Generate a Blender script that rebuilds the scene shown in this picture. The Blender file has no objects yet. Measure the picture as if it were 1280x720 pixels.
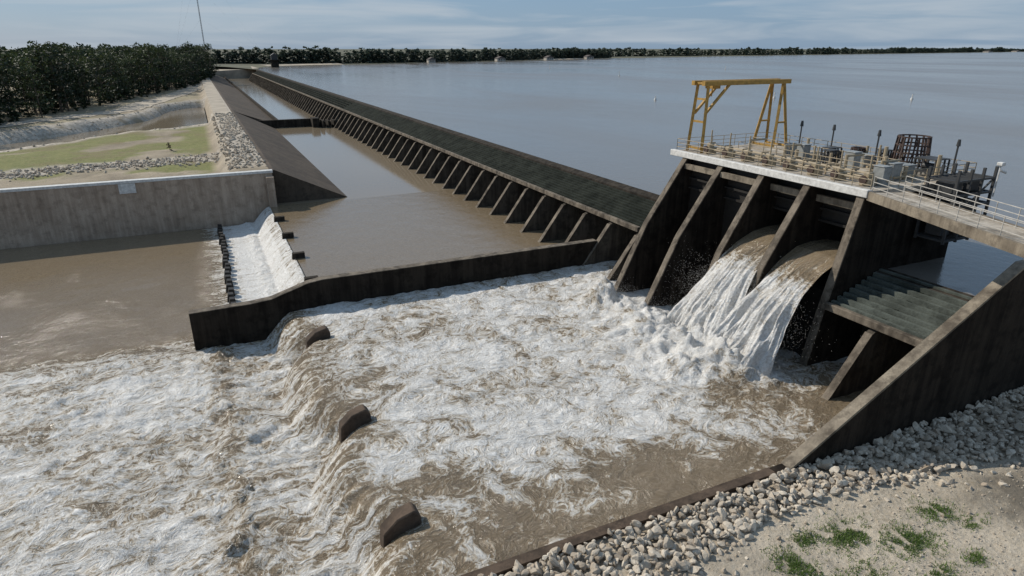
import bpy, math, random
import numpy as np
random.seed(7); rng=np.random.default_rng(7)
scene=bpy.context.scene
# world frame: X = towards the lake, Y = along the dam, Z up, stilling basin water at z=0
# ------------------------------------------------------------------ helpers
def link(o,parent=None):
    scene.collection.objects.link(o)
    if parent is not None: o.parent=parent
    return o
def empty(name):
    e=bpy.data.objects.new(name,None); e.empty_display_size=0.5
    return link(e)
def npmesh(name,V,F,mat,parent=None,smooth=False,attrs=None):
    V=np.asarray(V,dtype=np.float32); F=np.asarray(F,dtype=np.int32)
    me=bpy.data.meshes.new(name)
    me.vertices.add(len(V)); me.vertices.foreach_set('co',V.ravel())
    k=F.shape[1]; me.loops.add(F.size); me.loops.foreach_set('vertex_index',F.ravel())
    me.polygons.add(len(F)); me.polygons.foreach_set('loop_start',np.arange(0,F.size,k,dtype=np.int32))
    try: me.polygons.foreach_set('loop_total',np.full(len(F),k,dtype=np.int32))
    except Exception: pass
    me.update(calc_edges=True)
    me.polygons.foreach_set('use_smooth',np.full(len(me.polygons),bool(smooth)))
    if attrs:
        for n,a in attrs.items():
            at=me.attributes.new(n,'FLOAT','POINT'); at.data.foreach_set('value',np.asarray(a,dtype=np.float32))
    if mat: me.materials.append(mat)
    return link(bpy.data.objects.new(name,me),parent)
class MB:
    def __init__(s): s.v=[]; s.f=[]
    def box(s,x0,x1,y0,y1,z0,z1):
        n=len(s.v)
        s.v+=[(x0,y0,z0),(x1,y0,z0),(x1,y1,z0),(x0,y1,z0),(x0,y0,z1),(x1,y0,z1),(x1,y1,z1),(x0,y1,z1)]
        s.f+=[tuple(n+i for i in q) for q in [(0,3,2,1),(4,5,6,7),(0,1,5,4),(1,2,6,5),(2,3,7,6),(3,0,4,7)]]
    def prism(s,prof,y0,y1):
        n=len(s.v);k=len(prof)
        s.v+=[(x,y0,z) for x,z in prof]+[(x,y1,z) for x,z in prof]
        s.f.append(tuple(n+i for i in range(k))); s.f.append(tuple(n+k+i for i in reversed(range(k))))
        for i in range(k):
            j=(i+1)%k; s.f.append((n+j,n+i,n+k+i,n+k+j))
    def tube(s,p,q,r,seg=6,r2=None):
        p=np.array(p,float);q=np.array(q,float);d=q-p;L=np.linalg.norm(d)
        if L<1e-6:return
        d/=L; u=np.cross(d,(0,0,1.0)); 
        if np.linalg.norm(u)<1e-3: u=np.array((1.0,0,0))
        u/=np.linalg.norm(u); w=np.cross(d,u); n=len(s.v); r2=r if r2 is None else r2
        for c,rr in((p,r),(q,r2)):
            for i in range(seg):
                t=2*math.pi*i/seg+math.pi/4; s.v.append(tuple(c+rr*(math.cos(t)*u+math.sin(t)*w)))
        for i in range(seg):
            j=(i+1)%seg; s.f.append((n+i,n+j,n+seg+j,n+seg+i))
        s.f.append(tuple(n+i for i in reversed(range(seg)))); s.f.append(tuple(n+seg+i for i in range(seg)))
    def beam(s,p,q,r): s.tube(p,q,r*1.414,4)
    def make(s,name,mat,parent=None,smooth=False,bevel=0):
        me=bpy.data.meshes.new(name); me.from_pydata(s.v,[],s.f); me.validate(); me.update()
        me.materials.append(mat); o=link(bpy.data.objects.new(name,me),parent)
        if bevel:
            m=o.modifiers.new('bevel','BEVEL'); m.width=bevel; m.segments=1; m.limit_method='ANGLE'
        return o
def _h(xi,yi,s):
    h=(xi*374761393+yi*668265263+s*1442695041)&0xffffffff
    h=((h^(h>>13))*1274126177)&0xffffffff
    h=h^(h>>16)
    return (h&0xffff)/65535.0
def vn(x,y,s=0):
    xf=np.floor(x);yf=np.floor(y);xi=xf.astype(np.int64);yi=yf.astype(np.int64)
    u=x-xf;v=y-yf;u=u*u*(3-2*u);v=v*v*(3-2*v)
    a=_h(xi,yi,s);b=_h(xi+1,yi,s);c=_h(xi,yi+1,s);d=_h(xi+1,yi+1,s)
    return (a*(1-u)+b*u)*(1-v)+(c*(1-u)+d*u)*v
def fbm(x,y,s=0,o=4):
    r=0;am=.5;t=0
    for i in range(o):
        r=r+am*vn(x,y,s+i*17);t+=am;x,y=x*1.64+y*1.2+7.1,y*1.64-x*1.2+3.7;am*=.5
    return r/t
def ss(x,a,b):
    t=np.clip((x-a)/(b-a),0,1);return t*t*(3-2*t)
def gridmesh(name,xs,ys,zf,mat,attrf=None,smooth=True,parent=None):
    X,Y=np.meshgrid(xs,ys); Z=zf(X,Y)
    V=np.stack([X.ravel(),Y.ravel(),Z.ravel()],1)
    nx=len(xs);ny=len(ys); i=np.arange(nx-1);j=np.arange(ny-1);I,J=np.meshgrid(i,j)
    a=(J*nx+I).ravel(); F=np.stack([a,a+1,a+nx+1,a+nx],1)
    at={k:v.ravel() for k,v in attrf(X,Y,Z).items()} if attrf else None
    return npmesh(name,V,F,mat,parent,smooth,at)
# ------------------------------------------------------------------ materials
class NT:
    def __init__(s,name):
        s.m=bpy.data.materials.new(name); s.m.use_nodes=True; s.t=s.m.node_tree
        s.n=s.t.nodes; s.b=s.n['Principled BSDF']; s.tc=s.n.new('ShaderNodeTexCoord')
    def L(s,a,b): s.t.links.new(a,b)
    def node(s,ty,**k):
        n=s.n.new(ty)
        for a,v in k.items(): setattr(n,a,v)
        return n
    def mapping(s,scale=(1,1,1),src=None):
        m=s.node('ShaderNodeMapping'); m.inputs['Scale'].default_value=scale
        s.L(src or s.tc.outputs['Object'],m.inputs['Vector']); return m.outputs[0]
    def noise(s,scale,detail=5,rough=.6,dist=0,vec=None):
        n=s.node('ShaderNodeTexNoise'); n.inputs['Scale'].default_value=scale;n.inputs['Detail'].default_value=detail
        n.inputs['Roughness'].default_value=rough;n.inputs['Distortion'].default_value=dist
        s.L(vec or s.tc.outputs['Object'],n.inputs['Vector']); return n.outputs['Fac']
    def math(s,op,a,b=0.0,c=None,clamp=False):
        n=s.node('ShaderNodeMath',operation=op); n.use_clamp=clamp
        for i,v in enumerate((a,b,c)):
            if v is None: continue
            if isinstance(v,(int,float)): n.inputs[i].default_value=v
            else: s.L(v,n.inputs[i])
        return n.outputs[0]
    def mr(s,v,a,b,c=0,d=1):
        n=s.node('ShaderNodeMapRange'); s.L(v,n.inputs[0])
        for i,x in enumerate((a,b,c,d)): n.inputs[i+1].default_value=x
        return n.outputs[0]
    def mix(s,f,a,b,bt='MIX'):
        n=s.node('ShaderNodeMix',data_type='RGBA',blend_type=bt)
        for i,v in((0,f),(6,a),(7,b)):
            if isinstance(v,(int,float)): n.inputs[i].default_value=v
            elif isinstance(v,tuple): n.inputs[i].default_value=(*v,1) if len(v)==3 else v
            else: s.L(v,n.inputs[i])
        return n.outputs[2]
    def attr(s,name):
        n=s.node('ShaderNodeAttribute'); n.attribute_name=name; return n.outputs['Fac']
    def bump(s,h,st=.5,d=.05):
        n=s.node('ShaderNodeBump'); n.inputs['Strength'].default_value=st;n.inputs['Distance'].default_value=d
        s.L(h,n.inputs['Height']); s.L(n.outputs[0],s.b.inputs['Normal'])
    def col(s,c):
        if isinstance(c,tuple): s.b.inputs['Base Color'].default_value=(*c,1)
        else: s.L(c,s.b.inputs['Base Color'])
    def rough(s,r):
        if isinstance(r,(int,float)): s.b.inputs['Roughness'].default_value=r
        else: s.L(r,s.b.inputs['Roughness'])
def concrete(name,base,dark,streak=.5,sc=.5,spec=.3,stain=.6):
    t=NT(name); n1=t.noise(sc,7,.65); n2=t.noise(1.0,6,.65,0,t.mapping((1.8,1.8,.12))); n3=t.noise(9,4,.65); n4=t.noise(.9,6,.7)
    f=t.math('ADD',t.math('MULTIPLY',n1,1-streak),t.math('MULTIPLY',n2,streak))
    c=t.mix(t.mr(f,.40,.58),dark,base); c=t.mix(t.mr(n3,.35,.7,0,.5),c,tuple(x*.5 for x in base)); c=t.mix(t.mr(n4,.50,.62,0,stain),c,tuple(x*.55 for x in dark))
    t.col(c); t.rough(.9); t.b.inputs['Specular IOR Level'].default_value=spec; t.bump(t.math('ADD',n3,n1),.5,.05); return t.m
M_conc=concrete('pale_concrete',(.54,.48,.40),(.31,.26,.20))
M_wall=concrete('weathered_wall_concrete',(.53,.41,.31),(.32,.235,.17),.6,.25,.3,.45)
M_cap=concrete('dry_cap_concrete',(.31,.26,.195),(.115,.092,.068))
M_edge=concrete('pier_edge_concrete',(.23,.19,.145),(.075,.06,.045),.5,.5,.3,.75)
M_dark=concrete('wet_stained_concrete',(.058,.048,.037),(.016,.013,.010),.65,.5,.15)
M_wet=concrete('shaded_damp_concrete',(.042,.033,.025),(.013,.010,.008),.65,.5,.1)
M_butt=concrete('buttress_concrete',(.115,.096,.074),(.030,.024,.018),.6)
M_deck=concrete('algae_covered_beam',(.042,.047,.038),(.017,.020,.016),.2,.5,.08)
M_bars=concrete('lit_deck_beam',(.13,.145,.125),(.06,.068,.058),.2,.5,.2)  # paler copy of the deck beam: sunlit look put into the colour
M_slope=concrete('slab_revetment',(.12,.090,.064),(.065,.049,.036),.3,.15)
M_curb=concrete('rusty_curb',(.125,.088,.062),(.05,.036,.026),.4)
def plain(name,c,r=.6,metal=0,var=.3,sc=3):
    t=NT(name); n=t.noise(sc,5); t.col(t.mix(t.mr(n,.35,.65),c,tuple(x*(1-var) for x in c))); t.rough(r); t.b.inputs['Metallic'].default_value=metal
    t.bump(n,.15,.02); return t.m
M_white=plain('white_painted_steel',(.72,.70,.66),.5,0,.3)
M_rail=plain('weathered_rail_paint',(.50,.47,.42),.6)
M_yellow=plain('yellow_painted_steel',(.48,.28,.06),.6,0,.45)
M_beige=plain('tan_pipe_paint',(.40,.32,.21),.6)
M_rust=plain('rusted_steel',(.075,.045,.035),.8,0,.5)
M_steel=plain('dark_galvanised_steel',(.06,.06,.06),.6,.2)
M_grey=plain('grey_cabinet_paint',(.30,.31,.30),.5)
M_black=plain('black_gate_steel',(.022,.018,.014),.6,0,.4)
M_brick=plain('house_siding',(.5,.46,.40),.8)
M_roof=plain('roof_shingle',(.12,.10,.09),.9)

def mat_rock():
    t=NT('riprap_stone'); tone=t.attr('tone'); n=t.noise(2.5,6); n2=t.noise(14,3)
    c=t.mix(tone,(.27,.22,.165),(.62,.55,.45)); c=t.mix(t.mr(n,.45,.7,0,.5),c,(.31,.22,.14)); t.col(t.mix(t.mr(n2,.5,.75,0,.35),c,(.15,.125,.10))); t.rough(.95); t.bump(t.math('ADD',n,n2),.6,.05); return t.m
M_rock=mat_rock()
def mat_leaf(name,a,b,tr=.3):
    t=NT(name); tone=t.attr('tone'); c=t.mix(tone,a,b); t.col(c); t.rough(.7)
    tl=t.node('ShaderNodeBsdfTranslucent'); t.L(c,tl.inputs[0]); m=t.node('ShaderNodeMixShader'); m.inputs[0].default_value=tr
    t.L(t.b.outputs[0],m.inputs[1]); t.L(tl.outputs[0],m.inputs[2]); t.L(m.outputs[0],t.n['Material Output'].inputs[0]); return t.m
M_pine=mat_leaf('pine_foliage',(.012,.022,.009),(.065,.085,.030),.25)
M_far=mat_leaf('hazy_far_foliage',(.026,.040,.030),(.065,.085,.052))  # bluer than the near pines: distance haze put into the leaf colour
M_grassb=mat_leaf('grass_blades',(.07,.12,.02),(.17,.25,.06))
M_bark=plain('pine_bark',(.12,.09,.065),.9)

def mat_water():
    t=NT('turbulent_muddy_water'); D=t.attr('foam'); S=t.attr('streak')
    warp=t.node('ShaderNodeTexNoise'); warp.inputs['Scale'].default_value=.35; warp.inputs['Detail'].default_value=3
    t.L(t.tc.outputs['Object'],warp.inputs['Vector'])
    vm=t.node('ShaderNodeVectorMath',operation='MULTIPLY_ADD'); t.L(warp.outputs['Color'],vm.inputs[0]); vm.inputs[1].default_value=(3.0,3.0,.5); t.L(t.tc.outputs['Object'],vm.inputs[2])
    W=vm.outputs[0]
    n1=t.noise(.40,9,.74,.8,W)
    n2=t.noise(1.1,5,.62,.6,W)
    n3=t.noise(2.9,4,.62,.4,W)
    st=t.noise(1.0,6,.66,.3,t.mapping((.22,2.0,.22),W))
    lace=t.math('SUBTRACT',1.0,t.math('MULTIPLY',t.math('ABSOLUTE',t.math('SUBTRACT',n2,.5)),13.0),None,True)
    lace2=t.math('SUBTRACT',1.0,t.math('MULTIPLY',t.math('ABSOLUTE',t.math('SUBTRACT',n3,.5)),10.0),None,True)
    n1s=t.math('ADD',t.math('MULTIPLY',n1,t.math('SUBTRACT',1.0,S)),t.math('MULTIPLY',st,S))
    v=t.math('ADD',t.math('MULTIPLY',t.math('SUBTRACT',n1s,.5),3.2),t.math('ADD',t.math('MULTIPLY',lace,.36),t.math('MULTIPLY',lace2,.26)))
    v=t.math('SUBTRACT',v,.16)
    v=t.math('MULTIPLY',v,t.mr(D,0,.25,.0,1.0))
    v=t.math('ADD',v,t.math('MULTIPLY',t.math('SUBTRACT',D,.5),1.5))
    r=t.node('ShaderNodeValToRGB'); t.L(t.math('ADD',v,.5,None,True),r.inputs[0])
    e=r.color_ramp.elements; e[0].position=.08;e[0].color=(.175,.130,.080,1); e[1].position=.97;e[1].color=(.80,.785,.755,1)
    for p,c in((.34,(.225,.168,.105,1)),(.46,(.33,.262,.18,1)),(.57,(.51,.45,.365,1)),(.70,(.67,.635,.58,1))):
        x=e.new(p);x.color=c
    fine=t.noise(6,5,.74,0,W)
    t.col(t.mix(t.mr(fine,.38,.58,.45,0),r.outputs[0],(.30,.24,.17)) )
    f=t.math('ADD',v,.5,None,True)
    t.rough(t.mr(f,.3,.7,.12,.7))
    hb=t.math('ADD',t.math('MULTIPLY',t.math('ADD',t.math('ADD',fine,n3),t.math('MULTIPLY',f,.7)),t.mr(D,0,.4,.05,1.0)),t.math('MULTIPLY',n3,.10))
    t.bump(hb,.8,.22); return t.m
M_water=mat_water()
def mat_lake(name,c1,c2,rough,bs,bd):
    t=NT(name); n=t.noise(.012,5,.6,.8,t.mapping((1,.35,1))); t.col(t.mix(t.mr(n,.35,.65),c1,c2)); t.rough(t.mr(n,.4,.6,rough*.7,rough*1.3))
    w=t.noise(1.2,5,.6,0,t.mapping((1,.7,1))); w2=t.noise(.18,3); t.bump(t.math('ADD',w,w2),bs,bd); return t.m
M_lake=mat_lake('lake_water',(.165,.148,.128),(.185,.166,.144),.2,.35,.10)
M_pool=mat_lake('still_muddy_water',(.225,.178,.122),(.25,.20,.14),.1,.12,.05)

def mat_dirt():
    t=NT('sandy_gravel_ground'); n=t.noise(.35,8,.65); n2=t.noise(4,6,.75); n3=t.noise(22,3)
    v=t.node('ShaderNodeTexVoronoi'); v.inputs['Scale'].default_value=5; t.L(t.tc.outputs['Object'],v.inputs['Vector'])
    c=t.mix(t.mr(n,.35,.65),(.50,.425,.325),(.33,.275,.20)); c=t.mix(t.mr(n2,.4,.65,0,.7),c,(.54,.48,.39)); c=t.mix(t.mr(n3,.48,.7,0,.6),c,(.20,.16,.115))
    c=t.mix(t.math('MULTIPLY',t.attr('damp'),.85),c,(.10,.085,.065)); t.col(c); t.rough(.95)
    t.bump(t.math('ADD',t.math('ADD',n2,n3),v.outputs['Distance']),.7,.06); return t.m
M_dirt=mat_dirt()
def mat_land():
    t=NT('left_bank_ground'); n=t.noise(.12,7,.7); n2=t.noise(1.2,6,.75)
    dirt=t.mix(t.mr(n,.35,.65),(.38,.31,.22),(.20,.16,.11))
    gr=t.mix(t.mr(n2,.35,.65),(.125,.14,.032),(.22,.205,.07)); gr=t.mix(t.mr(n,.48,.62,0,.8),gr,(.19,.14,.075))
    rk=t.mix(t.mr(n2,.4,.6),(.54,.48,.40),(.28,.24,.19))
    c=t.mix(t.attr('grass'),dirt,gr); c=t.mix(t.attr('rock'),c,rk); t.col(c); t.rough(.95); t.bump(n2,.8,.3); return t.m
M_land=mat_land()
M_base=plain('base_soil',(.20,.16,.11),.95,0,.3,.05)
M_farland=plain('far_land_soil',(.13,.125,.075),.95,0,.5,.02)
M_sand=plain('sandy_track',(.47,.40,.31),.95,0,.35,.2)

# ------------------------------------------------------------------ ground & far land
g=MB(); g.v=[(-9000,-9000,-5),(9000,-9000,-5),(9000,9000,-5),(-9000,9000,-5)]; g.f=[(0,1,2,3)]; g.make('ground',M_base)
shore=[(44,540),(50,600),(63,631),(140,668),(263,728),(420,800),(604,897),(900,1010),(1253,1121),(2100,1360),(3086,1631),(5500,2300),(8800,3200)]
fl=MB(); n=len(shore)
for x,y in shore: fl.v.append((x,y,6.75))
for x,y in shore: fl.v.append((x-20,y+40,8.0))
for x,y in shore: fl.v.append((x-3000,9000,8.0))
for k in range(2):
    for i in range(n-1): fl.f.append((k*n+i,k*n+i+1,(k+1)*n+i+1,(k+1)*n+i))
fl.make('far_shore_land',M_farland)
lk=MB()
lk.v=[(42.9,20.1,6.7),(9000,20.1,6.7)]+[(x,y,6.7) for x,y in reversed(shore)]+[(42.9,540,6.7)]
lk.f=[tuple(range(len(lk.v)))]; lk.make('lake',M_lake)
s=MB()
for (xa,ya,xb,yb,w) in((60,632,135,668,12),(430,808,520,852,5)):
    k=len(s.v); s.v+=[(xa,ya,7.0),(xb,yb,7.0),(xb-6,yb+w,7.9),(xa-6,ya+w,7.9)]; s.f.append((k,k+1,k+2,k+3))
s.make('sandy_beach',M_sand)

creek=[(-160,90),(-80,140),(-45,172),(-20,203),(-4,232),(3,262)]
def pdist(X,Y,pl):
    d=np.full(X.shape,1e9)
    for (x0,y0),(x1,y1) in zip(pl[:-1],pl[1:]):
        dx,dy=x1-x0,y1-y0;L=dx*dx+dy*dy
        t=np.clip(((X-x0)*dx+(Y-y0)*dy)/L,0,1); d=np.minimum(d,np.hypot(X-x0-t*dx,Y-y0-t*dy))
    return d
def land_z(X,Y):
    z=3.0+1.2*(fbm(X/18,Y/18,3)-.5)+.6*(fbm(X/3,Y/3,5,3)-.5)
    z=z+ss(Y,116,103)*1.4
    d=pdist(X,Y,creek); w=9+8*ss(X,-20,2)+3*(fbm(X/7,Y/7,8)-.5)
    near=ss(X+0*Y,1,4)*ss(Y,600,560)
    z=np.where(X<1.5,z-5.0*ss(d,w+6,w-3),z)
    z=z*(1-near)+(5.0)*near
    z=z+3.8*ss(Y,500,700)*(1-near)
    return z
def land_a(X,Y,Z):
    n=fbm(X/9,Y/9,11); nf=fbm(X/2,Y/2,12)
    d=pdist(X,Y,creek); w=9+8*ss(X,-20,2)
    side=(d-w)
    rock=ss(side,-1,1)*ss(side,9,6)*ss(nf+n,.75,.9)
    strip=np.abs(Y-(131+.12*X+3*n)); rock=np.maximum(rock,ss(strip,4.5,3)*ss(nf,.3,.45)*(X<2))
    rock=np.maximum(rock,ss(X,2,3.5)*ss(Y,104,110)*.9)
    grass=ss(Y,104,108)*ss(n,.36,.46)*(X<1)
    beyond=(Y-172>(X+45)*1.24+10)
    grass=np.where(beyond,grass*.25,grass)
    return {'grass':np.clip(grass,0,1),'rock':np.clip(rock,0,1)}
xs=np.concatenate([np.linspace(-4000,-240,18),np.arange(-230,8.3,1.3)]); ys=np.concatenate([np.arange(101,300,1.3),np.linspace(304,700,90),np.linspace(760,6000,16)])
xs[-1]=8.0
gridmesh('left_bank_land',xs,ys,land_z,M_land,land_a)
c=MB(); c.v=[(-300,101.5,.6),(1.5,101.5,.6),(1.5,290,.6),(-300,290,.6)]; c.f=[(0,1,2,3)]; c.make('creek_water',M_pool)
r=MB(); r.v=[(3.2,150,5.06),(7.4,150,5.06),(7.4,560,5.06),(3.2,560,5.06)]; r.f=[(0,1,2,3)]; r.make('gravel_road',M_sand)
def ribbon(name,pl,w,mat,dz=.12):
    pts=[]
    for (x0,y0),(x1,y1) in zip(pl[:-1],pl[1:]):
        k=max(2,int(math.hypot(x1-x0,y1-y0)/1.5))
        pts+=[(x0+(x1-x0)*i/k,y0+(y1-y0)*i/k) for i in range(k)]
    P=np.array(pts); T=np.gradient(P,axis=0); T/=np.linalg.norm(T,axis=1)[:,None]; N=np.stack([-T[:,1],T[:,0]],1)
    cols=5; V=[]
    for j in range(cols):
        o=(j/(cols-1)-.5)*w; Q=P+N*o; Z=land_z(Q[:,0],Q[:,1])+dz; V.append(np.column_stack([Q,Z]))
    V=np.array(V); n=len(P); F=[]
    for j in range(cols-1):
        for i in range(n-1): F.append((j*n+i,j*n+i+1,(j+1)*n+i+1,(j+1)*n+i))
    return npmesh(name,V.reshape(-1,3),F,mat,None,True)
ribbon('dirt_track',[(-120,150),(-62,196),(-38,222),(-22,250),(-12,300),(-2,360),(0,420)],9,M_sand)

e=MB()
e.prism([(8.0,-4),(19.6,-4),(19.0,0.0),(8.6,5.05),(8.0,5.05)],101.2,205)
e.prism([(8.0,-4),(21,-4),(21,.6),(20.4,.6),(8.6,5.05),(8.0,5.05)],205.01,600)
e.make('sloped_embankment',M_slope)
w=MB(); w.box(20.45,21.05,205.5,600,.605,1.7); w.make('channel_wall',M_dark)
cw=empty('cross_channel_weir'); w=MB(); w.box(12.5,31,204,205.2,-4,2.2); w.box(29.5,31.5,200,203.99,-4,2.6); w.box(31.6,38,203,203.9,-4,1.2); w.make('weir_wall',M_dark,cw)
w=MB(); 
for i in range(4): w.box(32+i*1.6,32.5+i*1.6,198,202.9,-4,2.0)
w.make('weir_piers',M_dark,cw)
p=MB(); p.v=[(8,98.5,-.03),(42,98.5,-.03),(42,640,-.03),(8,640,-.03)]; p.f=[(0,1,2,3)]; p.make('channel_water',M_pool)
a=MB(); a.prism([(8,-4),(46,-4),(46,7.2),(8,5.2)],560,640); a.make('dam_abutment_fill',M_sand)

# ------------------------------------------------------------------ river / basin water heightfield
blocks=[25.6,36.0,49.8]
def crest(Y):
    # scalloped crest: water bulges downstream between the crest blocks
    d=np.minimum(np.minimum(np.abs(Y-25.6),np.abs(Y-36.0)),np.abs(Y-49.8))
    bul=1.5*(1-np.exp(-(d/2.6)**2))
    return np.where(Y<56.4,6.2-bul+.35*(vn(Y*.8,Y*0,3)-.5),7.1)
def wz(X,Y):
    c=crest(Y); s=np.clip((c-X)/2.4,0,1.3)
    low=-2.3
    z=np.where(s<1,low*np.power(np.clip(s,0,1),1.5),low)
    basin=(Y<56.4)
    up=ss(X,c-.3,c+3)
    wx=X+1.8*(fbm(X/3,Y/3,15,2)-.5); wy=Y+1.8*(fbm(X/3,Y/3,16,2)-.5)
    turb=fbm(wx/3.2,wy/3.2,21,5)-.5; t2=fbm(wx/.9,wy/.9,31,4)-.5; rid=1-np.abs(fbm(wx/1.5,wy/1.5,41,4)-.5)*4
    nearfall=np.exp(-(((X-33)/5)**2+((Y-35)/9)**2))
    amp=np.where(basin,up*(.34+.75*nearfall)*(.40+.60*ss(Y,21,34)),0)
    z=z+amp*(.8*turb+.7*t2+.30*rid)
    fade=ss(Y,64,52)*(1-.3*ss(X,-12,-30))
    la2=(1-up)*ss(c-X,1.2,2.8)*fade
    z=z+la2*(.40*turb+.42*t2+.20*rid)
    xw=-1.4+1.2*(vn(Y*.35,Y*0,52)-.5)
    z=z+la2*np.exp(-((X-xw)/1.1)**2)*(.20+1.1*np.clip(fbm(X/1.0,Y/1.0,51)-.35,0,1))*(Y<56)
    z=z+.05*(1-la2)*(fbm(X/1.5,Y/1.5,61,3)-.5)
    z=z+np.where(~basin,np.exp(-((X-4)/.8)**2)*.5*fbm(X/.5,Y/.5,71),0)
    fn=fbm(wx/.7,wy/.7,81,5)
    for (mx,my,rx,ry,hh) in((31.8,35.4,2.0,3.0,1.45),(32.6,30.8,1.9,2.4,1.45),(31.0,46,1.9,1.8,1.5),(31.6,42.5,1.7,1.8,1.1),(31.3,39.5,1.8,1.6,.9),(33,49.5,1.2,1.4,.9),(29.0,33,2.6,3.0,.6),(28.5,40,2.6,3.0,.4)):
        z=z+hh*np.exp(-(((X-mx)/rx)**2+((Y-my)/ry)**2))*(.15+1.5*fn)
    for b in blocks:
        d=np.abs(Y-b-.0); z=z-np.where(basin,.55*np.exp(-(d/.8)**2)*ss(c-X,-2,.3)*ss(c-X,3,1.5),0)
    z=z+np.where(basin,.24*np.exp(-((X-c+1.2)/1.2)**2)*(vn(X*.3,Y*2.2,91)+vn(X*.2,Y*.9,92)-1)*2,0)
    return z
def wa(X,Y,Z):
    c=crest(Y); basin=Y<56.4; big=fbm(X/7,Y/7,101,3)-.5
    dn=.24+.34*ss(Y+2.5*big*4,22.0,32)
    dn=dn+.26*np.exp(-(((X-31)/6)**2+((Y-38)/10)**2))+.06*ss(Y,44,54)
    dn=dn-.22*ss(X,33,37)*ss(Y,29,25)
    dn=dn+.50*big
    fall=ss(X,c+2.2,c-.2)
    dfall=.33+.22*ss(c-X,.3,2.4)
    dlow=.60+.45*big-.16*np.exp(-((X+1.4)/.9)**2)-.08*ss(X,-10,-40)
    dlow=dlow*ss(Y+8*big+.25*(X+5)*(X<-5)*.6,64,54)
    D=np.where(X>c,dn*(1-fall)+dfall*fall,np.where(c-X<2.4,dfall,dlow))
    fs=np.where(X>c+.2,0.0,np.where(X>1.5,.86-.2*(c-X<1),.86*ss(X,-5,1.5)**1.5*.75+.05))
    fs=fs+np.where((X<c-.1),.18*big,0)+.45*ss(Y,62,56)*(X<c)*ss(X,-8,-2)
    D2=np.where(X<c,np.maximum(fs,dlow*ss(Y,64,56)),0.0)
    D=np.where(basin,D,np.where(X>0,fs,D2))
    S=np.where(basin,ss(X,c+2,c-.5)*(.9-.45*ss(c-X,2.4,5)),np.where(X>c,0,.9))
    return {'foam':np.clip(D,0,1.2),'streak':np.clip(S,0,1)}
xs=np.concatenate([np.arange(-110,-30,.8),np.arange(-30,-8,.24),np.arange(-8,37,.15),np.arange(37,43.5,.5)])
ys=np.concatenate([np.arange(19.9,40,.14),np.arange(40,56.4,.18),np.arange(56.4,99.6,.35)])
gridmesh('river_water',xs,ys,wz,M_water,wa)

# ------------------------------------------------------------------ dam
dam=empty('buttress_spillway_dam')
Y0,Y1,SP=51.0,521.0,5.0
bt=MB(); fr=MB(); bars=MB(); back=MB(); strip=MB(); xb=MB(); nb_=MB()
prof=[(34.2,-4),(42.6,-4),(42.6,6.3),(38.5,4.55),(38.0,4.3),(35.1,0.3)]
ysb=list(np.arange(Y0,Y1+.1,SP))
for y in ysb+[24.9]:
    bt.prism(prof,y-.25,y+.25)
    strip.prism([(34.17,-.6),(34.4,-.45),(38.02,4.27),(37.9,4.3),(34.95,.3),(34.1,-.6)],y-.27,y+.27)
def bay(bars,ya,yb,nb=11,w=.12):
    fr.box(38.0,38.4,ya,yb,4.6,5.12)
    for i in range(nb):
        x=38.75+i*(4.5/(nb-1)); z=5.05+(x-38.4)*.38
        bars.box(x-w,x+w,ya+.0,yb-.003,z-.4,z+.03*(i%2))
for y in ysb[:-1]: bay(bars,y,y+SP,12 if y<200 else 6)
bay(nb_,20.9,28.6,9,.13)
for y in ysb+[24.9,21.0]:
    xb.prism([(38.46,4.4),(43.3,6.2),(43.3,6.7),(38.46,4.85)],y-.15,y+.15)
back.prism([(42.7,-4),(43.6,-4),(43.6,6.95),(42.7,6.6)],20.3,28.64)
back.prism([(42.7,-4),(43.6,-4),(43.6,7.1),(42.7,6.8)],49.2,Y1+20)
bt.make('buttresses',M_butt,dam); strip.make('buttress_faces',M_edge,dam); fr.make('crest_beam',M_edge,dam,bevel=.04); bars.make('deck_beams',M_deck,dam); nb_.make('end_bay_beams',M_bars,dam); xb.make('cross_beams',M_deck,dam); back.make('upstream_slab',M_dark,dam)

# ------------------------------------------------------------------ gate structure
gs=empty('gated_spillway')
py=[47.4,42.7,38.0,33.5,29.0]
P1=[(31.5,-4),(51,-4),(51,12.4),(40.2,12.4),(36.2,6.6),(33.6,1.2),(32.2,-1.5)]
P3=[(34.0,-4),(51,-4),(51,12.4),(40.2,12.4),(36.6,6.4),(35.4,3.2),(34.4,-1.5)]
P5=[(36.6,-4),(51,-4),(51,12.4),(40.2,12.4),(38.9,7),(38.2,4.2),(37.1,-1)]
pr=MB(); ed=MB()
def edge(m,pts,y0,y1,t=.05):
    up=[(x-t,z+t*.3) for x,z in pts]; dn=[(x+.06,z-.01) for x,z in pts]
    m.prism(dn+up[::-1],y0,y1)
for i,y in enumerate(py):
    P=P5 if i==4 else (P3 if i>=2 else P1)
    pr.prism(P,y-.28,y+.28)
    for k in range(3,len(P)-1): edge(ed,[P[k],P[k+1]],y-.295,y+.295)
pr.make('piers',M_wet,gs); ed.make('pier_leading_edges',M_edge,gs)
gt=MB()
for i in range(4):
    y1=py[i]-.285;y0=py[i+1]+.285
    if i<2: gt.prism([(40.9,-4),(41.3,-4),(41.3,12.3),(40.9,12.3)],y0,y1)
    else: gt.prism([(41.9,9.5),(42.2,9.5),(42.2,12.3),(41.9,12.3)],y0,y1); gt.prism([(38.0,-4),(43,-4),(43,5.2),(41.5,6.2),(39.2,5.4)],y0,y1)
    for zz in (9.6,10.5,11.4): gt.box(40.6 if i<2 else 41.6,40.89 if i<2 else 41.89,y0,y1,zz,zz+.18)
gt.make('gates',M_black,gs)
lb=MB()
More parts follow.
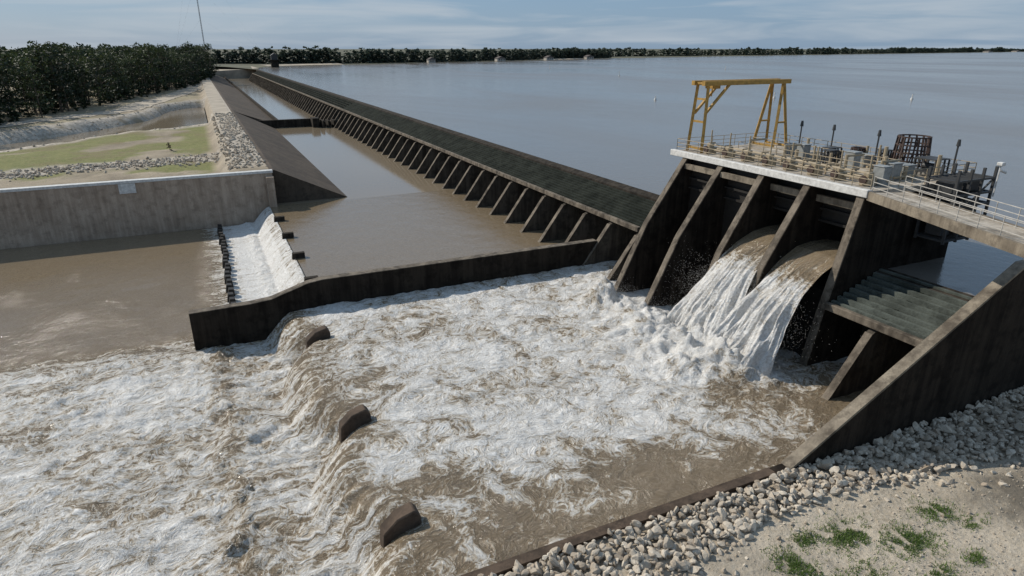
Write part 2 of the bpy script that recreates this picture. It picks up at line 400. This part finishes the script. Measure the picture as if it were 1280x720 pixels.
for i in range(4):
    y1=py[i]-.29;y0=py[i+1]+.29
    lb.box(39.95,40.25,y0,y1,11.5,11.95) if i<2 else lb.box(41.0,41.3,y0,y1,11.2,11.7)
lb.make('lintel_beams',M_cap,gs)
dk=MB(); dk.box(40.45,52.2,28.5,49.4,12.42,12.85); dk.make('operating_deck',M_conc,gs,bevel=.03)
wb=MB(); wb.box(40.0,40.44,28.45,49.4,12.45,12.98); wb.make('walkway_beam',M_white,gs,bevel=.03)
def railing(m,pts,h=1.1,sp=1.5,r=.03,rails=3):
    for p,q in zip(pts[:-1],pts[1:]):
        p=np.array(p,float);q=np.array(q,float);L=np.linalg.norm(q-p);k=max(1,int(round(L/sp)))
        for i in range(k+1):
            c=p+(q-p)*i/k; m.tube(c,c+(0,0,h),r,5)
        for j in range(rails):
            z=h*(j+1)/rails; m.tube(p+(0,0,z),q+(0,0,z),r*.9,5)
rl=MB()
railing(rl,[(40.6,28.7,12.85),(40.6,49.2,12.85),(52,49.2,12.85),(52,28.7,12.85),(43.5,28.7,12.85)])
railing(rl,[(44.2,30,12.85),(44.2,45,12.85)])
railing(rl,[(47.9,32,12.85),(47.9,47,12.85)])
rl.make('handrails',M_beige,gs)
ho=MB(); pp=MB(); wh=MB()
for i in range(4):
    yc=(py[i]+py[i+1])/2
    for dy in(-1.2,1.2):
        ho.box(41.6,42.5,yc+dy-.35,yc+dy+.35,12.86,13.45); ho.box(41.75,42.3,yc+dy-.22,yc+dy+.22,13.46,13.8)
        wh.tube((41.55,yc+dy,13.3),(41.45,yc+dy,13.3),.3,12)
        ho.tube((42.05,yc+dy,13.8),(42.05,yc+dy,15.0),.07,6)
    pp.tube((42.05,yc-1.2,13.25),(42.05,yc+1.2,13.25),.09,8)
for z,x in((13.2,43.1),(13.45,43.4),(13.15,43.7)):
    pp.tube((x,29.3,z),(x,48,z),.08,8)
for y in np.arange(30,48,2.2):
    pp.beam((43.0,y,12.86),(43.0,y,13.6),.05); pp.beam((43.0,y,13.6),(43.8,y,13.6),.05)
for y in (31,34,40,44): pp.tube((44.6,y,12.86),(44.6,y,14.3),.12,8); pp.tube((44.6,y,14.2),(46.5,y,14.2),.09,8)
for y in np.arange(29.5,41,.8):
    x=rng.uniform(45,51); pp.tube((x,y,12.86),(x,y,12.86+rng.uniform(.6,1.9)),rng.uniform(.06,.16),8)
    pp.tube((x-1.2,y,13.1),(x+1.2,y,13.1),.1,8)
ho.make('hoist_gearboxes',M_beige,gs,bevel=.03); pp.make('pipework',M_beige,gs); wh.make('handwheels',M_rust,gs)
cb=MB()
for (x,y,sx,sy,h) in((45.5,31,1.0,1.3,1.2),(47.3,31.2,1.2,1.2,.9),(45.8,34.4,.8,.9,1.5),(48.8,36,1.2,1.8,.9),(46.8,40,.8,.8,1.3),(49,43,1.4,1.0,.8),(43.0,29.8,.7,.9,1.3)):
    cb.box(x-sx/2,x+sx/2,y-sy/2,y+sy/2,12.86,12.86+h); cb.box(x-sx/2-.05,x+sx/2+.05,y-sy/2-.05,y+sy/2+.05,12.865+h,12.93+h)
cb.make('control_cabinets',M_grey,gs,bevel=.03)
eq=MB()
for (x,y,sx,sy,h) in((49.5,30.5,1.6,1.6,1.3),(50.8,35.3,.9,.9,1.2),(47.2,37.6,1.1,.8,1.1),(49.8,39.6,1.4,.9,.9)):
    for k in range(4):
        xx=x-sx/2+k*sx/3; eq.beam((xx,y-sy/2,12.86),(xx,y-sy/2,12.86+h),.05); eq.beam((xx,y+sy/2,12.86),(xx,y+sy/2,12.86+h),.05)
    for zz in(13.2,12.86+h):
        eq.box(x-sx/2,x+sx/2,y-sy/2,y+sy/2,zz,zz+.08)
    eq.tube((x,y-sy/3,13.6),(x,y+sy/3,13.6),.25,10)
eq.make('pump_frames',M_steel,gs)
lb=MB()
for y in(30.2,36.8,41.3,44.9): 
    lb.tube((51.8,y,12.86),(51.8,y,15.2),.07,6); lb.tube((51.8,y,15.0),(51.8,y,15.5),.16,8,.1)
lb.make('lamp_posts',M_steel,gs)
def lattice_drum(cx,cy,z0,R,H,nm):
    m=MB(); K=14
    for j in range(5):
        z=z0+.1+j*(H-.15)/4; rr=R*(1-.16*j/4)
        for i in range(K):
            a=2*math.pi*i/K;b=2*math.pi*(i+1)/K
            m.beam((cx+rr*math.cos(a),cy+rr*math.sin(a),z),(cx+rr*math.cos(b),cy+rr*math.sin(b),z),.05)
    for i in range(K):
        a=2*math.pi*i/K; b=2*math.pi*(i+1)/K
        m.beam((cx+R*math.cos(a),cy+R*math.sin(a),z0),(cx+R*.84*math.cos(a),cy+R*.84*math.sin(a),z0+H),.06)
        if i%2==0: m.beam((cx+R*math.cos(a),cy+R*math.sin(a),z0),(cx+R*.84*math.cos(b),cy+R*.84*math.sin(b),z0+H),.035)
    m.make(nm,M_rust,None)
lattice_drum(51.0,33.2,12.87,1.35,2.6,'rusted_trash_rack')
lattice_drum(50.3,37.4,12.87,.6,1.2,'rusted_trash_rack')
rk=MB()
for z in(9.2,10.4,11.6,12.4,13.4):
    for x in(46,50.2): rk.beam((x,26.3,z),(x,28.3,z),.07)
    for y in(26.3,28.3): rk.beam((46,y,z),(50.2,y,z),.07)
    for x in np.arange(46.4,50,.4): rk.beam((x,26.3,z),(x,28.3,z),.045)
for x in(46,47.4,48.8,50.2):
    for y in(26.3,28.3): rk.beam((x,y,9.0),(x,y,14.2),.08)
rk.beam((46,28.3,9.2),(51,28.75,9.2),.09); rk.beam((46,26.3,10.4),(50.2,26.3,13.4),.05)
for x in(46.8,48.9):
    rk.box(x-.5,x+.5,26.8,27.9,9.45,10.2); rk.box(x-.6,x+.4,26.7,27.9,10.6,11.4); rk.box(x-.5,x+.6,26.7,27.9,12.55,13.2)
rk.make('steel_equipment_rack',M_steel,None)
fl=empty('flood_lamp'); m=MB(); m.tube((50.6,26.3,12),(50.6,26.3,14.2),.05,6); m.make('post',M_white,fl); m=MB(); m.box(50.4,50.8,26.1,26.5,14.2,14.45); m.tube((50.6,26.3,13.9),(51.1,26.1,13.7),.1,8); m.make('lamp_head',M_white,fl,bevel=.05)
gc=empty('gantry_crane'); m=MB()
zt=19.0; ya,yb=46.9,48.9
for y in(ya,yb):
    yy=y+(.3 if y==ya else -.3)
    m.beam((41.6,y,12.86),(41.9,yy,zt),.13)
    m.beam((50.2,y-.3 if y==ya else y+.3,12.86),(51.1,yy,zt),.12); m.beam((52.0,y-.3 if y==ya else y+.3,12.86),(51.2,yy,zt),.12)
    m.beam((50.55,y,15.2),(51.75,y,15.2),.08)
    m.beam((41.3,yy,zt),(51.9,yy,zt),.2)
    m.beam((41.8,yy,16.3),(44.4,yy,zt-.1),.1)
for x,z in((41.65,13.2),(41.8,15.6),(41.9,17.6),(41.6,zt),(45,zt),(48.5,zt),(51.8,zt)): m.beam((x,ya+.2,z),(x,yb-.2,z),.09)
for x in (50.25,51.95): m.beam((x,ya-.3,13.0),(x,yb+.3,13.0),.09)
m.make('frame',M_yellow,gc)
m=MB(); m.box(42.6,43.5,47.4,48.4,zt-.5,zt-.15); m.tube((43,47.9,zt-.5),(43,47.9,zt-1.2),.05,6); m.make('trolley_hoist',M_yellow,gc)
fb=empty('footbridge')
A=np.array((40.1,28.5));B=np.array((34.2,12.5)); nrm=(B-A)/np.linalg.norm(B-A); nrm=np.array((-nrm[1],nrm[0]))
if nrm[0]<0:nrm=-nrm
def ob(m,o0,o1,z0,z1,t0=0,t1=1):
    k=len(m.v); c=[A+(B-A)*t0+nrm*o0,A+(B-A)*t0+nrm*o1,A+(B-A)*t1+nrm*o1,A+(B-A)*t1+nrm*o0]
    m.v+=[(p[0],p[1],z0) for p in c]+[(p[0],p[1],z1) for p in c]
    m.f+=[tuple(k+i for i in q) for q in [(0,1,2,3),(7,6,5,4),(4,5,1,0),(5,6,2,1),(6,7,3,2),(7,4,0,3)]]
m=MB(); ob(m,.2,2.6,12.55,12.8); m.make('bridge_deck',M_conc,fb); m=MB(); ob(m,0,.2,12.3,12.9); ob(m,2.6,2.8,12.3,12.9); m.make('bridge_girders',M_cap,fb)
m=MB()
for o in(.3,2.55):
    p=A+nrm*o;q=B+nrm*o; railing(m,[(p[0],p[1],12.8),(q[0],q[1],12.8)],1.1,1.6,.028)
m.make('bridge_railing',M_rail,fb)

# ------------------------------------------------------------------ walls
tw=empty('training_wall'); m=MB()
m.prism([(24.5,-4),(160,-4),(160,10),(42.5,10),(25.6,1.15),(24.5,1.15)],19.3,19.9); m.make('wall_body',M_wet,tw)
m=MB(); m.prism([(25.5,1.13),(42.5,10.02),(160,10.02),(160,10.14),(42.45,10.14),(25.3,1.2)],19.27,19.93); m.make('wall_coping',M_cap,tw)
cu=MB(); cu.box(-60,24.7,19.55,20.1,-4,1.0); cu.box(-60,24.9,19.45,19.85,1.005,1.12); cu.make('basin_curb_wall',M_curb)
dv=empty('divider_wall'); m=MB()
pw=[(-3.4,-4),(36.5,-4),(36.5,2.55),(7.6,2.55),(6.4,2.4),(4.8,1.9),(3.2,1.4),(1.5,1.25),(-3.4,1.2)]
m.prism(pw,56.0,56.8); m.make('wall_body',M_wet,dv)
m=MB()
tp_=[(-3.4,1.2),(1.5,1.25),(3.2,1.4),(4.8,1.9),(6.4,2.4),(7.6,2.55),(36.5,2.55)]
for p0,p1 in zip(tp_[:-1],tp_[1:]): m.prism([(p0[0],p0[1]+.003),(p1[0],p1[1]+.003),(p1[0],p1[1]+.06),(p0[0],p0[1]+.06)],55.98,56.82)
m.make('wall_coping',M_edge,dv)
m=MB(); m.box(7.4,9.0,56.9,58.2,-4,1.1); m.make('wall_end_block',M_dark,dv)
rw=empty('retaining_wall'); m=MB(); m.box(-110,8.2,100,100.9,-4,4.85); m.box(7.2,8.25,98.8,99.99,-4,4.4); m.make('wall_body',M_wall,rw)
m=MB(); m.box(-110,8.3,99.92,101.0,4.855,5.2); m.make('wall_coping',M_white,rw)
m=MB(); m.box(-11.5,-9.5,99.88,99.95,3.5,4.8); m.make('gauge_board',M_white,rw)
cbk=MB()
for b in blocks:
    cbk.prism([(4.8,-2.5),(6.9,-2.5),(6.9,.3),(6.6,.7),(5.7,.45),(5.0,-.2)],b-.42,b+.42)
cbk.make('weir_crest_block',M_curb,None,bevel=.06)
cb2=MB()
for b in(63,72,81,90): cb2.prism([(6.6,-2.5),(8.2,-2.5),(8.2,.6),(6.9,.6)],b-.3,b+.3)
cb2.make('weir_notch_pier',M_dark,None)
bf=MB()
for y in np.arange(58.5,98,1.5):
    j=random.uniform(-.15,.15); bf.prism([(-.4+j,-3),(.5+j,-3),(.4+j,-1.5),(-.1+j,-1.45)],y-.35,y+.35)
bf.make('baffle_block_row',M_black)
fw=MB(); fw.box(3.6,6.9,56.9,99.9,-4,-2.4); fw.make('weir_sill',M_dark)

# ------------------------------------------------------------------ waterfalls
def waterfall(y0,y1,e0,e1,path,name,seed):
    P=np.array(path); L=np.concatenate([[0],np.cumsum(np.hypot(*np.diff(P,axis=0).T))]); L/=L[-1]
    ns,nt=200,130
    S=np.linspace(0,1,ns); T=np.linspace(0,1,nt); SS,TT=np.meshgrid(S,T,indexing='ij')
    bx=np.interp(SS,L,P[:,0]);bz=np.interp(SS,L,P[:,1])
    dx=np.gradient(np.interp(S,L,P[:,0]));dz=np.gradient(np.interp(S,L,P[:,1]));q=np.hypot(dx,dz)
    nx=-np.abs(dz/q)[:,None];nz=np.abs(dx/q)[:,None]
    wd=ss(SS,.34,1.0); ya=y0-e0*wd; yb=y1+e1*wd; u=TT*(y1-y0)
    am=.06+1.1*ss(SS,.25,.95)
    n=(fbm(u*1.3+seed,SS*2.2,seed,4)-.5)*1.5+(fbm(u*4.5,SS*5,seed+5,5)-.5)*1.2+.75*np.sin(TT*math.pi)
    n=n+(vn(u*1.6+seed,SS*.8,seed+9)-.5)*.8
    X=bx+nx*n*am*.9; Z=bz+nz*n*am*.9-(1-np.sin(TT*math.pi)**.5)*.9*ss(SS,.4,1)
    Yv=ya+TT*(yb-ya)+(fbm(SS*5,u,seed+3)-.5)*.7*am*np.sin(TT*math.pi)
    V=np.stack([X.ravel(),Yv.ravel(),Z.ravel()],1); i=np.arange(ns-1);j=np.arange(nt-1);I,J=np.meshgrid(i,j,indexing='ij'); a=(I*nt+J).ravel()
    F=np.stack([a,a+nt,a+nt+1,a+1],1)
    fo=.06+.78*ss(SS+.25*(fbm(u*2.5,SS*2,seed+2)-.5),.24,.60)
    return npmesh(name,V,F,M_water,None,True,{'foam':fo.ravel(),'streak':np.full(fo.size,.3)})
waterfall(33.79,37.71,2.2,1.4,[(43,8.1),(41.2,8.1),(39.8,7.9),(38.1,7.2),(36.4,6.0),(34.7,4.1),(32.9,1.6),(31.5,-1)],'waterfall',3)
waterfall(29.29,33.21,1.1,1.6,[(43,8.0),(41.2,8.0),(39.8,7.8),(38.2,7.0),(36.5,5.7),(34.9,3.8),(33.3,1.3),(32.0,-1)],'waterfall',8)
N=30000
cen=np.array([(31.6,35.6,1.1),(32.4,31,1.1),(31.0,46,.9),(31.4,42.6,.7),(34.2,35.5,3.9),(34.8,31.2,3.7)]);sd=np.array([(1.6,2.6,.9),(1.5,2.0,.9),(1.1,1.3,.6),(1.1,1.3,.5),(.7,2.0,1.3),(.7,1.8,1.3)])
k=rng.integers(0,len(cen),N); C=cen[k]+rng.normal(size=(N,3))*sd[k]; C[:,2]=np.abs(C[:,2]); 
s4=rng.uniform(.007,.024,N)
T4=np.array([(1,1,1),(1,-1,-1),(-1,1,-1),(-1,-1,1)])*.6
V=(C[:,None,:]+T4[None]*s4[:,None,None]).reshape(-1,3); base=np.arange(N)*4
F=np.concatenate([np.stack([base+a,base+b,base+c],1) for a,b,c in((0,1,2),(0,3,1),(0,2,3),(1,3,2))])
t=NT('spray_white'); t.col((.80,.78,.75)); t.rough(.5)
tl=t.node('ShaderNodeBsdfTranslucent'); tl.inputs[0].default_value=(.8,.78,.75,1); mxs=t.node('ShaderNodeMixShader'); mxs.inputs[0].default_value=.5
t.L(t.b.outputs[0],mxs.inputs[1]); t.L(tl.outputs[0],mxs.inputs[2]); t.L(mxs.outputs[0],t.n['Material Output'].inputs[0]); M_spray=t.m
npmesh('waterfall_spray',V,F,M_spray)

# ------------------------------------------------------------------ near bank
def bank_z(X,Y): return .75+.35*(fbm(X/6,Y/6,201)-.5)+.18*(fbm(X/1.2,Y/1.2,203)-.5)+.05*(fbm(X/.3,Y/.3,205)-.5)+.0*X
def bank_a(X,Y,Z):
    d=np.exp(-(((X-34.5)/3.2)**2+((Y-13.6)/1.5)**2))*1.9*fbm(X/1.0,Y/1.0,207); d=d+.35*ss(fbm(X/3,Y/3,209),.55,.7); return {'damp':np.clip(d,0,1)}
xs=np.concatenate([np.linspace(-300,4,40),np.arange(4.1,55,.15),np.linspace(56,400,50)]); ys=np.concatenate([np.linspace(-300,7,40),np.arange(7.1,19.5,.13),[19.6]])
gridmesh('river_bank',xs,ys,bank_z,M_dirt,bank_a)
import bmesh
def rock_templates(k,sub):
    out=[]
    for i in range(k):
        bm=bmesh.new(); bmesh.ops.create_icosphere(bm,subdivisions=sub,radius=1)
        r=random.Random(i*7+sub); pl=[]
        for j in range(9):
            v=np.array([r.gauss(0,1) for _ in range(3)]); v/=np.linalg.norm(v); pl.append((v,r.uniform(.42,.7)))
        vs=[]
        for v in bm.verts:
            p=np.array(v.co)
            for nn,dd in pl:
                q=p@nn
                if q>dd: p=p-nn*(q-dd)
            vs.append(p)
        F=np.array([[v.index for v in f.verts] for f in bm.faces]); vs=np.array(vs); vs=vs/np.abs(vs).max()*np.array([1,r.uniform(.6,.95),r.uniform(.5,.8)]); out.append((vs,F)); bm.free()
    return out
def scatter(name,pts,sizes,tpl,mat,parent=None):
    Vs=[];Fs=[];T=[];o=0
    for p,s in zip(pts,sizes):
        v,f=tpl[rng.integers(len(tpl))]
        a,b,c=rng.uniform(0,6.28),rng.normal()*.6,rng.normal()*.6
        ca,sa=math.cos(a),math.sin(a);cb_,sb=math.cos(b),math.sin(b);cc,sc=math.cos(c),math.sin(c)
        R=np.array([[ca,-sa,0],[sa,ca,0],[0,0,1]])@np.array([[1,0,0],[0,cb_,-sb],[0,sb,cb_]])@np.array([[cc,0,sc],[0,1,0],[-sc,0,cc]])
        Vs.append((v*s)@R.T+p); Fs.append(f+o); o+=len(v); T.append(np.full(len(v),rng.beta(1.8,1.5)))
    return npmesh(name,np.concatenate(Vs),np.concatenate(Fs),mat,parent,False,{'tone':np.concatenate(T)})
tp=rock_templates(12,2); tp1=rock_templates(8,1)
pts=[];sz=[]
def lowb(x): return np.interp(x,[0,14,22,26,32,38,45,60],[16.2,15.6,16.7,16.6,15.6,14.6,13.8,13])
while len(pts)<4200:
    x=rng.uniform(2,56); y=rng.uniform(lowb(x)-1.8,19.35)
    e=y-lowb(x)
    if e<.6 and rng.random()>math.exp((e-.6)*1.8)*.5: continue
    s=rng.choice([rng.uniform(.10,.2),rng.uniform(.18,.30),rng.uniform(.28,.42)],p=[.5,.4,.1])
    if e<.3: s*=.65
    z=float(bank_z(np.array([x]),np.array([y]))[0])+s*.2+(.2*rng.random()+.2*float(ss(np.array(y),17.5,19.3)) if e>.6 else 0)
    pts.append((x,y,z)); sz.append(s)
scatter('riprap_rocks',pts,sz,tp,M_rock)
pts=[];sz=[]
for i in range(3000):
    x=rng.uniform(3,50);y=rng.uniform(8,17.5); s=rng.uniform(.02,.07)*(1 if rng.random()<.93 else 2)
    pts.append((x,y,float(bank_z(np.array([x]),np.array([y]))[0])+s*.3));sz.append(s)
scatter('gravel',pts,sz,tp1,M_rock)
pts=[];sz=[]
while len(pts)<2400:
    q=rng.random()
    if q<.35: x=rng.uniform(-60,2);y=131+.12*x+rng.normal()*2.4
    elif q<.6: x=rng.uniform(2.5,8);y=rng.uniform(105,200)
    else:
        x=rng.uniform(-80,2);y=rng.uniform(120,290); d=float(pdist(np.array([x]),np.array([y]),creek)[0]); w_=9+8*float(ss(np.array(x),-20,2))
        if not(-1<d-w_<7): continue
    s=rng.uniform(.2,.45); pts.append((x,y,float(land_z(np.array([x]),np.array([y]))[0])+s*.2));sz.append(s)
scatter('bank_riprap',pts,sz,tp1,M_rock)
Vs=[];T=[]
for (cx,cy,rx,ry,nn) in((20.6,14.6,.8,.9,1500),(24.4,14.9,1.2,.8,2200),(26.5,13.4,1.3,.8,2000),(29.6,14.2,1.0,.7,1200),(17.8,13.6,.7,.35,600),(30.5,12.9,.6,.3,350),(26.0,11.6,.8,.45,600),(23.0,12.8,1.0,.9,900),(28.2,11.5,.6,.35,400),(22.3,15.6,.8,.4,600),(21.2,13.2,.6,.6,500)):
    for i in range(nn):
        x=cx+rng.normal()*rx*.6;y=cy+rng.normal()*ry*.6
        if vn(np.array(x*3.0),np.array(y*3.0),5)<.35: continue
        z=float(bank_z(np.array([x]),np.array([y]))[0]); h=rng.uniform(.06,.2);a=rng.uniform(0,6.28);w_=.022;lx,ly=rng.normal()*.07,rng.normal()*.07
        Vs+=[(x-w_*math.cos(a),y-w_*math.sin(a),z-.02),(x+w_*math.cos(a),y+w_*math.sin(a),z-.02),(x+lx,y+ly,z+h)]; T+=[rng.random()]*3
npmesh('grass_tufts',Vs,np.arange(len(Vs)).reshape(-1,3),M_grassb,None,False,{'tone':T})

# ------------------------------------------------------------------ trees
def tree_template(seed,clumps,per,leaf,H=18,lo=.12):
    r=np.random.default_rng(seed); V=[];T=[]
    for c in range(clumps):
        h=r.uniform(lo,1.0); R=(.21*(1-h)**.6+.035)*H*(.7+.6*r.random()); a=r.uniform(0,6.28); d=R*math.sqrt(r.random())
        C=np.array((d*math.cos(a),d*math.sin(a),h*H)); tone=np.clip(.0+.75*(h-.2)+r.normal()*.30,0,1)
        P=C+r.normal(size=(per,3))*np.array((.07,.07,.035))*H*.6
        for p in P:
            u=r.normal(size=3);u/=np.linalg.norm(u);w=np.cross(u,r.normal(size=3));w/=np.linalg.norm(w);s=leaf*r.uniform(.5,1.2)
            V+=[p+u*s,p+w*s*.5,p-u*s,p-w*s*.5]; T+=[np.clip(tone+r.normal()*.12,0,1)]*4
    return np.array(V),np.array(T)
def trunk_template(H=18):
    m=MB(); m.tube((0,0,-.5),(0,0,H*.55),.22,5,.13); m.tube((0,0,H*.55),(0,0,H*.95),.13,5,.04)
    for i in range(5):
        a=i*2.3; z=H*(.4+.1*i); m.tube((0,0,z),(math.cos(a)*2.2,math.sin(a)*2.2,z+.8),.07,5,.03)
    q=[f for f in m.f if len(f)==4]; return np.array(m.v),np.array(q)
def forest(name,tpls,pts,hs,mat,H=18,trunk=True,wr=(.85,1.25)):
    o=empty(name); Vs=[];Ts=[]
    tv,tf=trunk_template(); TV=[];TF=[];off=0
    for i,(p,h) in enumerate(zip(pts,hs)):
        v,t=tpls[i%len(tpls)]
        a=rng.uniform(0,6.28);c,s=math.cos(a),math.sin(a);k=h/H;w=k*rng.uniform(*wr)
        q=np.stack([(v[:,0]*c-v[:,1]*s)*w+p[0],(v[:,0]*s+v[:,1]*c)*w+p[1],v[:,2]*k+p[2]],1)
        Vs.append(q);Ts.append(np.clip(t+rng.normal()*.2,0,1))
        if trunk: TV.append(tv*k+np.array(p));TF.append(tf+off);off+=len(tv)
    V=np.concatenate(Vs); npmesh('foliage',V,np.arange(len(V)).reshape(-1,4),mat,o,False,{'tone':np.concatenate(Ts)})
    if trunk: npmesh('trunks',np.concatenate(TV),np.concatenate(TF),M_bark,o)
def alongrow(pl,sp,off,jit):
    out=[]
    for (x0,y0),(x1,y1) in zip(pl[:-1],pl[1:]):
        L=math.hypot(x1-x0,y1-y0);nx,ny=-(y1-y0)/L,(x1-x0)/L
        for i in range(max(1,int(L/sp))):
            t=(i+rng.random())*sp/L; out.append((x0+(x1-x0)*t+nx*off+rng.normal()*jit,y0+(y1-y0)*t+ny*off+rng.normal()*jit))
    return out
edge_pl=[(-80,150),(-50,212),(-31,280),(-14,350),(3,416),(8,480),(8,560)]
tA=[tree_template(i,32,12,.52,18,.14) for i in range(6)]; tB=[tree_template(20+i,16,8,.8,18,.35) for i in range(5)]; tU=[tree_template(30+i,10,10,.6,6,.05) for i in range(4)]
lz=lambda P:[(x,y,float(land_z(np.array([x]),np.array([y]))[0])) for x,y in P]
def hts(P,a,b): 
    return [a+(b-a)*(.35*rng.random()+.65*float(fbm(np.array(x/14),np.array(y/14),300,2))) for x,y in P]
pt=[]
for r_ in range(3): pt+=alongrow(edge_pl,3.8,2+r_*5,2.0)
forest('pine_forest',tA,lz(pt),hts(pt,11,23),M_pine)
pt=alongrow(edge_pl,2.6,0,2.0)
forest('forest_understory',tU,lz(pt),rng.uniform(2.5,6,len(pt)),M_pine,6,False,(1.0,1.8))
pt=[]
for r_ in range(8): pt+=alongrow(edge_pl,6,16+r_*8,2.5)
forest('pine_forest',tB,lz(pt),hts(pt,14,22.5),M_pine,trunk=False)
far_pl=[(-250,770),(-60,745),(63,690),(150,705),(263,750),(420,830),(604,925)]
tC=[tree_template(40+i,14,7,1.7,18,.02) for i in range(5)]
pt=[]
for r_ in range(3): pt+=alongrow(far_pl,3.4,-8+r_*7,2)
forest('far_treeline',tC,[(x,y,7.2) for x,y in pt],hts(pt,6,18),M_far,trunk=False,wr=(1.1,1.7))
far2=[(560,960),(1253,1150),(2100,1390),(3086,1665),(5500,2340),(7500,2900)]
tD=[tree_template(60+i,9,6,2.6,18,.02) for i in range(4)]
pt=alongrow(far2,7,0,2)+alongrow(far2,9,14,3)
forest('far_treeline',tD,[(x,y,7) for x,y in pt],[6+14*float(fbm(np.array(x/60),np.array(y/60),301,3)) for x,y in pt],M_far,trunk=False,wr=(1.2,2.0))
v,t=tree_template(77,14,16,.22,4); v[:,2]-=1.0
o=empty('dry_bush'); q=v*.6+np.array((-6.5,143,2.9)); npmesh('foliage',q,np.arange(len(q)).reshape(-1,4),M_rust,o,False,{'tone':t})

# ------------------------------------------------------------------ far objects
mm=MB(); cx,cy=30,1640; Hm=230
L3=[(cx+1.1*math.cos(a),cy+1.1*math.sin(a)) for a in(0.5,2.6,4.7)]
for x,y in L3: mm.tube((x,y,5),(x,y,Hm),.28,4)
z=5
while z<Hm-6:
    for i in range(3):
        a_=L3[i];b_=L3[(i+1)%3]; mm.tube((*a_,z),(*b_,z+5),.12,4); mm.tube((*a_,z),(*b_,z),.12,4)
    z+=5
for a in(0,2.1,4.2):
    for h in(80,150,220): mm.tube((cx,cy,h),(cx+120*math.cos(a),cy+120*math.sin(a),6),.03,3)
mm.make('radio_mast',M_steel)
it=empty('intake_tower'); m=MB(); m.box(60,66,600,606,4,12); m.box(58.5,67.5,598.5,607.5,12.01,12.8); m.make('tower_body',M_dark,it)
m=MB(); m.box(60.5,65.5,600.5,605.5,12.81,16); m.prism([(60,16.01),(66,16.01),(63,18)],600,606); m.make('gate_house',M_steel,it)
def house(x,y,s):
    h=empty('lake_house'); m=MB(); m.box(x,x+12*s,y,y+9*s,6.9,10); m.make('walls',M_brick,h)
    m=MB(); m.prism([(x-.6,10.02),(x+12*s+.6,10.02),(x+6*s,12.5)],y-.6,y+9*s+.6); m.make('roof',M_roof,h)
    m=MB(); 
    for i in range(3): m.box(x+2+i*3.5*s,x+3.4+i*3.5*s,y-.06,y-.01,8.0,9.4)
    m.make('windows',M_black,h)
for x,y,s_ in((335,752,.9),(425,794,.9),(232,704,.7),(520,848,1.0),(2600,1490,2.2),(2950,1585,2.3)): house(x,y,s_)
def marker(x,y,h):
    o=empty('channel_marker'); m=MB(); m.tube((x,y,5.5),(x,y,6.7+h),.16,8); m.make('pole',M_white,o); m=MB(); m.tube((x,y,6.5),(x,y,7.2),.5,10,.35); m.make('float',M_white,o)
for x,y,h in((225,330,2.6),(370,400,2.6),(170,160,1.8),(205,137,1.6),(260,480,2.5),(130,170,1.2)): marker(x,y,h)

# ------------------------------------------------------------------ light
el=math.radians(38); sx,sy=-.62,.78; nn=math.hypot(sx,sy); sx/=nn; sy/=nn
W=bpy.data.worlds.new('World'); scene.world=W; W.use_nodes=True; t=W.node_tree; bg=t.nodes['Background']
sky=t.nodes.new('ShaderNodeTexSky'); sky.sky_type='NISHITA'; sky.sun_disc=False; sky.sun_elevation=el; sky.sun_rotation=math.atan2(sx,sy); sky.air_density=1.0; sky.dust_density=.6; sky.ozone_density=2
tc=t.nodes.new('ShaderNodeTexCoord'); mp=t.nodes.new('ShaderNodeMapping'); mp.inputs['Scale'].default_value=(2.6,2.6,30); t.links.new(tc.outputs['Generated'],mp.inputs[0])
nz=t.nodes.new('ShaderNodeTexNoise'); nz.inputs['Scale'].default_value=1.6; nz.inputs['Detail'].default_value=8; nz.inputs['Distortion'].default_value=.6; t.links.new(mp.outputs[0],nz.inputs['Vector'])
mr=t.nodes.new('ShaderNodeMapRange'); t.links.new(nz.outputs['Fac'],mr.inputs[0]); mr.inputs[1].default_value=.45; mr.inputs[2].default_value=.68; mr.inputs[3].default_value=.03; mr.inputs[4].default_value=.62
tint=t.nodes.new('ShaderNodeMix'); tint.data_type='RGBA'; tint.inputs[0].default_value=.72; t.links.new(sky.outputs[0],tint.inputs[6]); tint.inputs[7].default_value=(2.2,3.8,6.0,1)
mx=t.nodes.new('ShaderNodeMix'); mx.data_type='RGBA'; t.links.new(mr.outputs[0],mx.inputs[0]); t.links.new(tint.outputs[2],mx.inputs[6]); mx.inputs[7].default_value=(5.8,6.4,7.0,1)
t.links.new(mx.outputs[2],bg.inputs[0]); bg.inputs[1].default_value=.085
sl=bpy.data.lights.new('sun','SUN'); sl.energy=4.1; sl.angle=math.radians(.5); sl.color=(1,.94,.84); so=link(bpy.data.objects.new('sun',sl))
from mathutils import Vector
so.rotation_euler=Vector((-sx*math.cos(el),-sy*math.cos(el),-math.sin(el))).to_track_quat('-Z','Y').to_euler()
# ------------------------------------------------------------------ camera
cam=bpy.data.cameras.new('camera'); cam.sensor_width=36; cam.lens=22.5; cam.clip_end=20000; cam.clip_start=.5
co=link(bpy.data.objects.new('camera',cam)); co.location=(0,0,22); co.rotation_euler=(math.radians(90-20.56),0,math.radians(-25.25)); scene.camera=co
scene.view_settings.view_transform='Standard'; scene.view_settings.look='None'; scene.view_settings.exposure=0
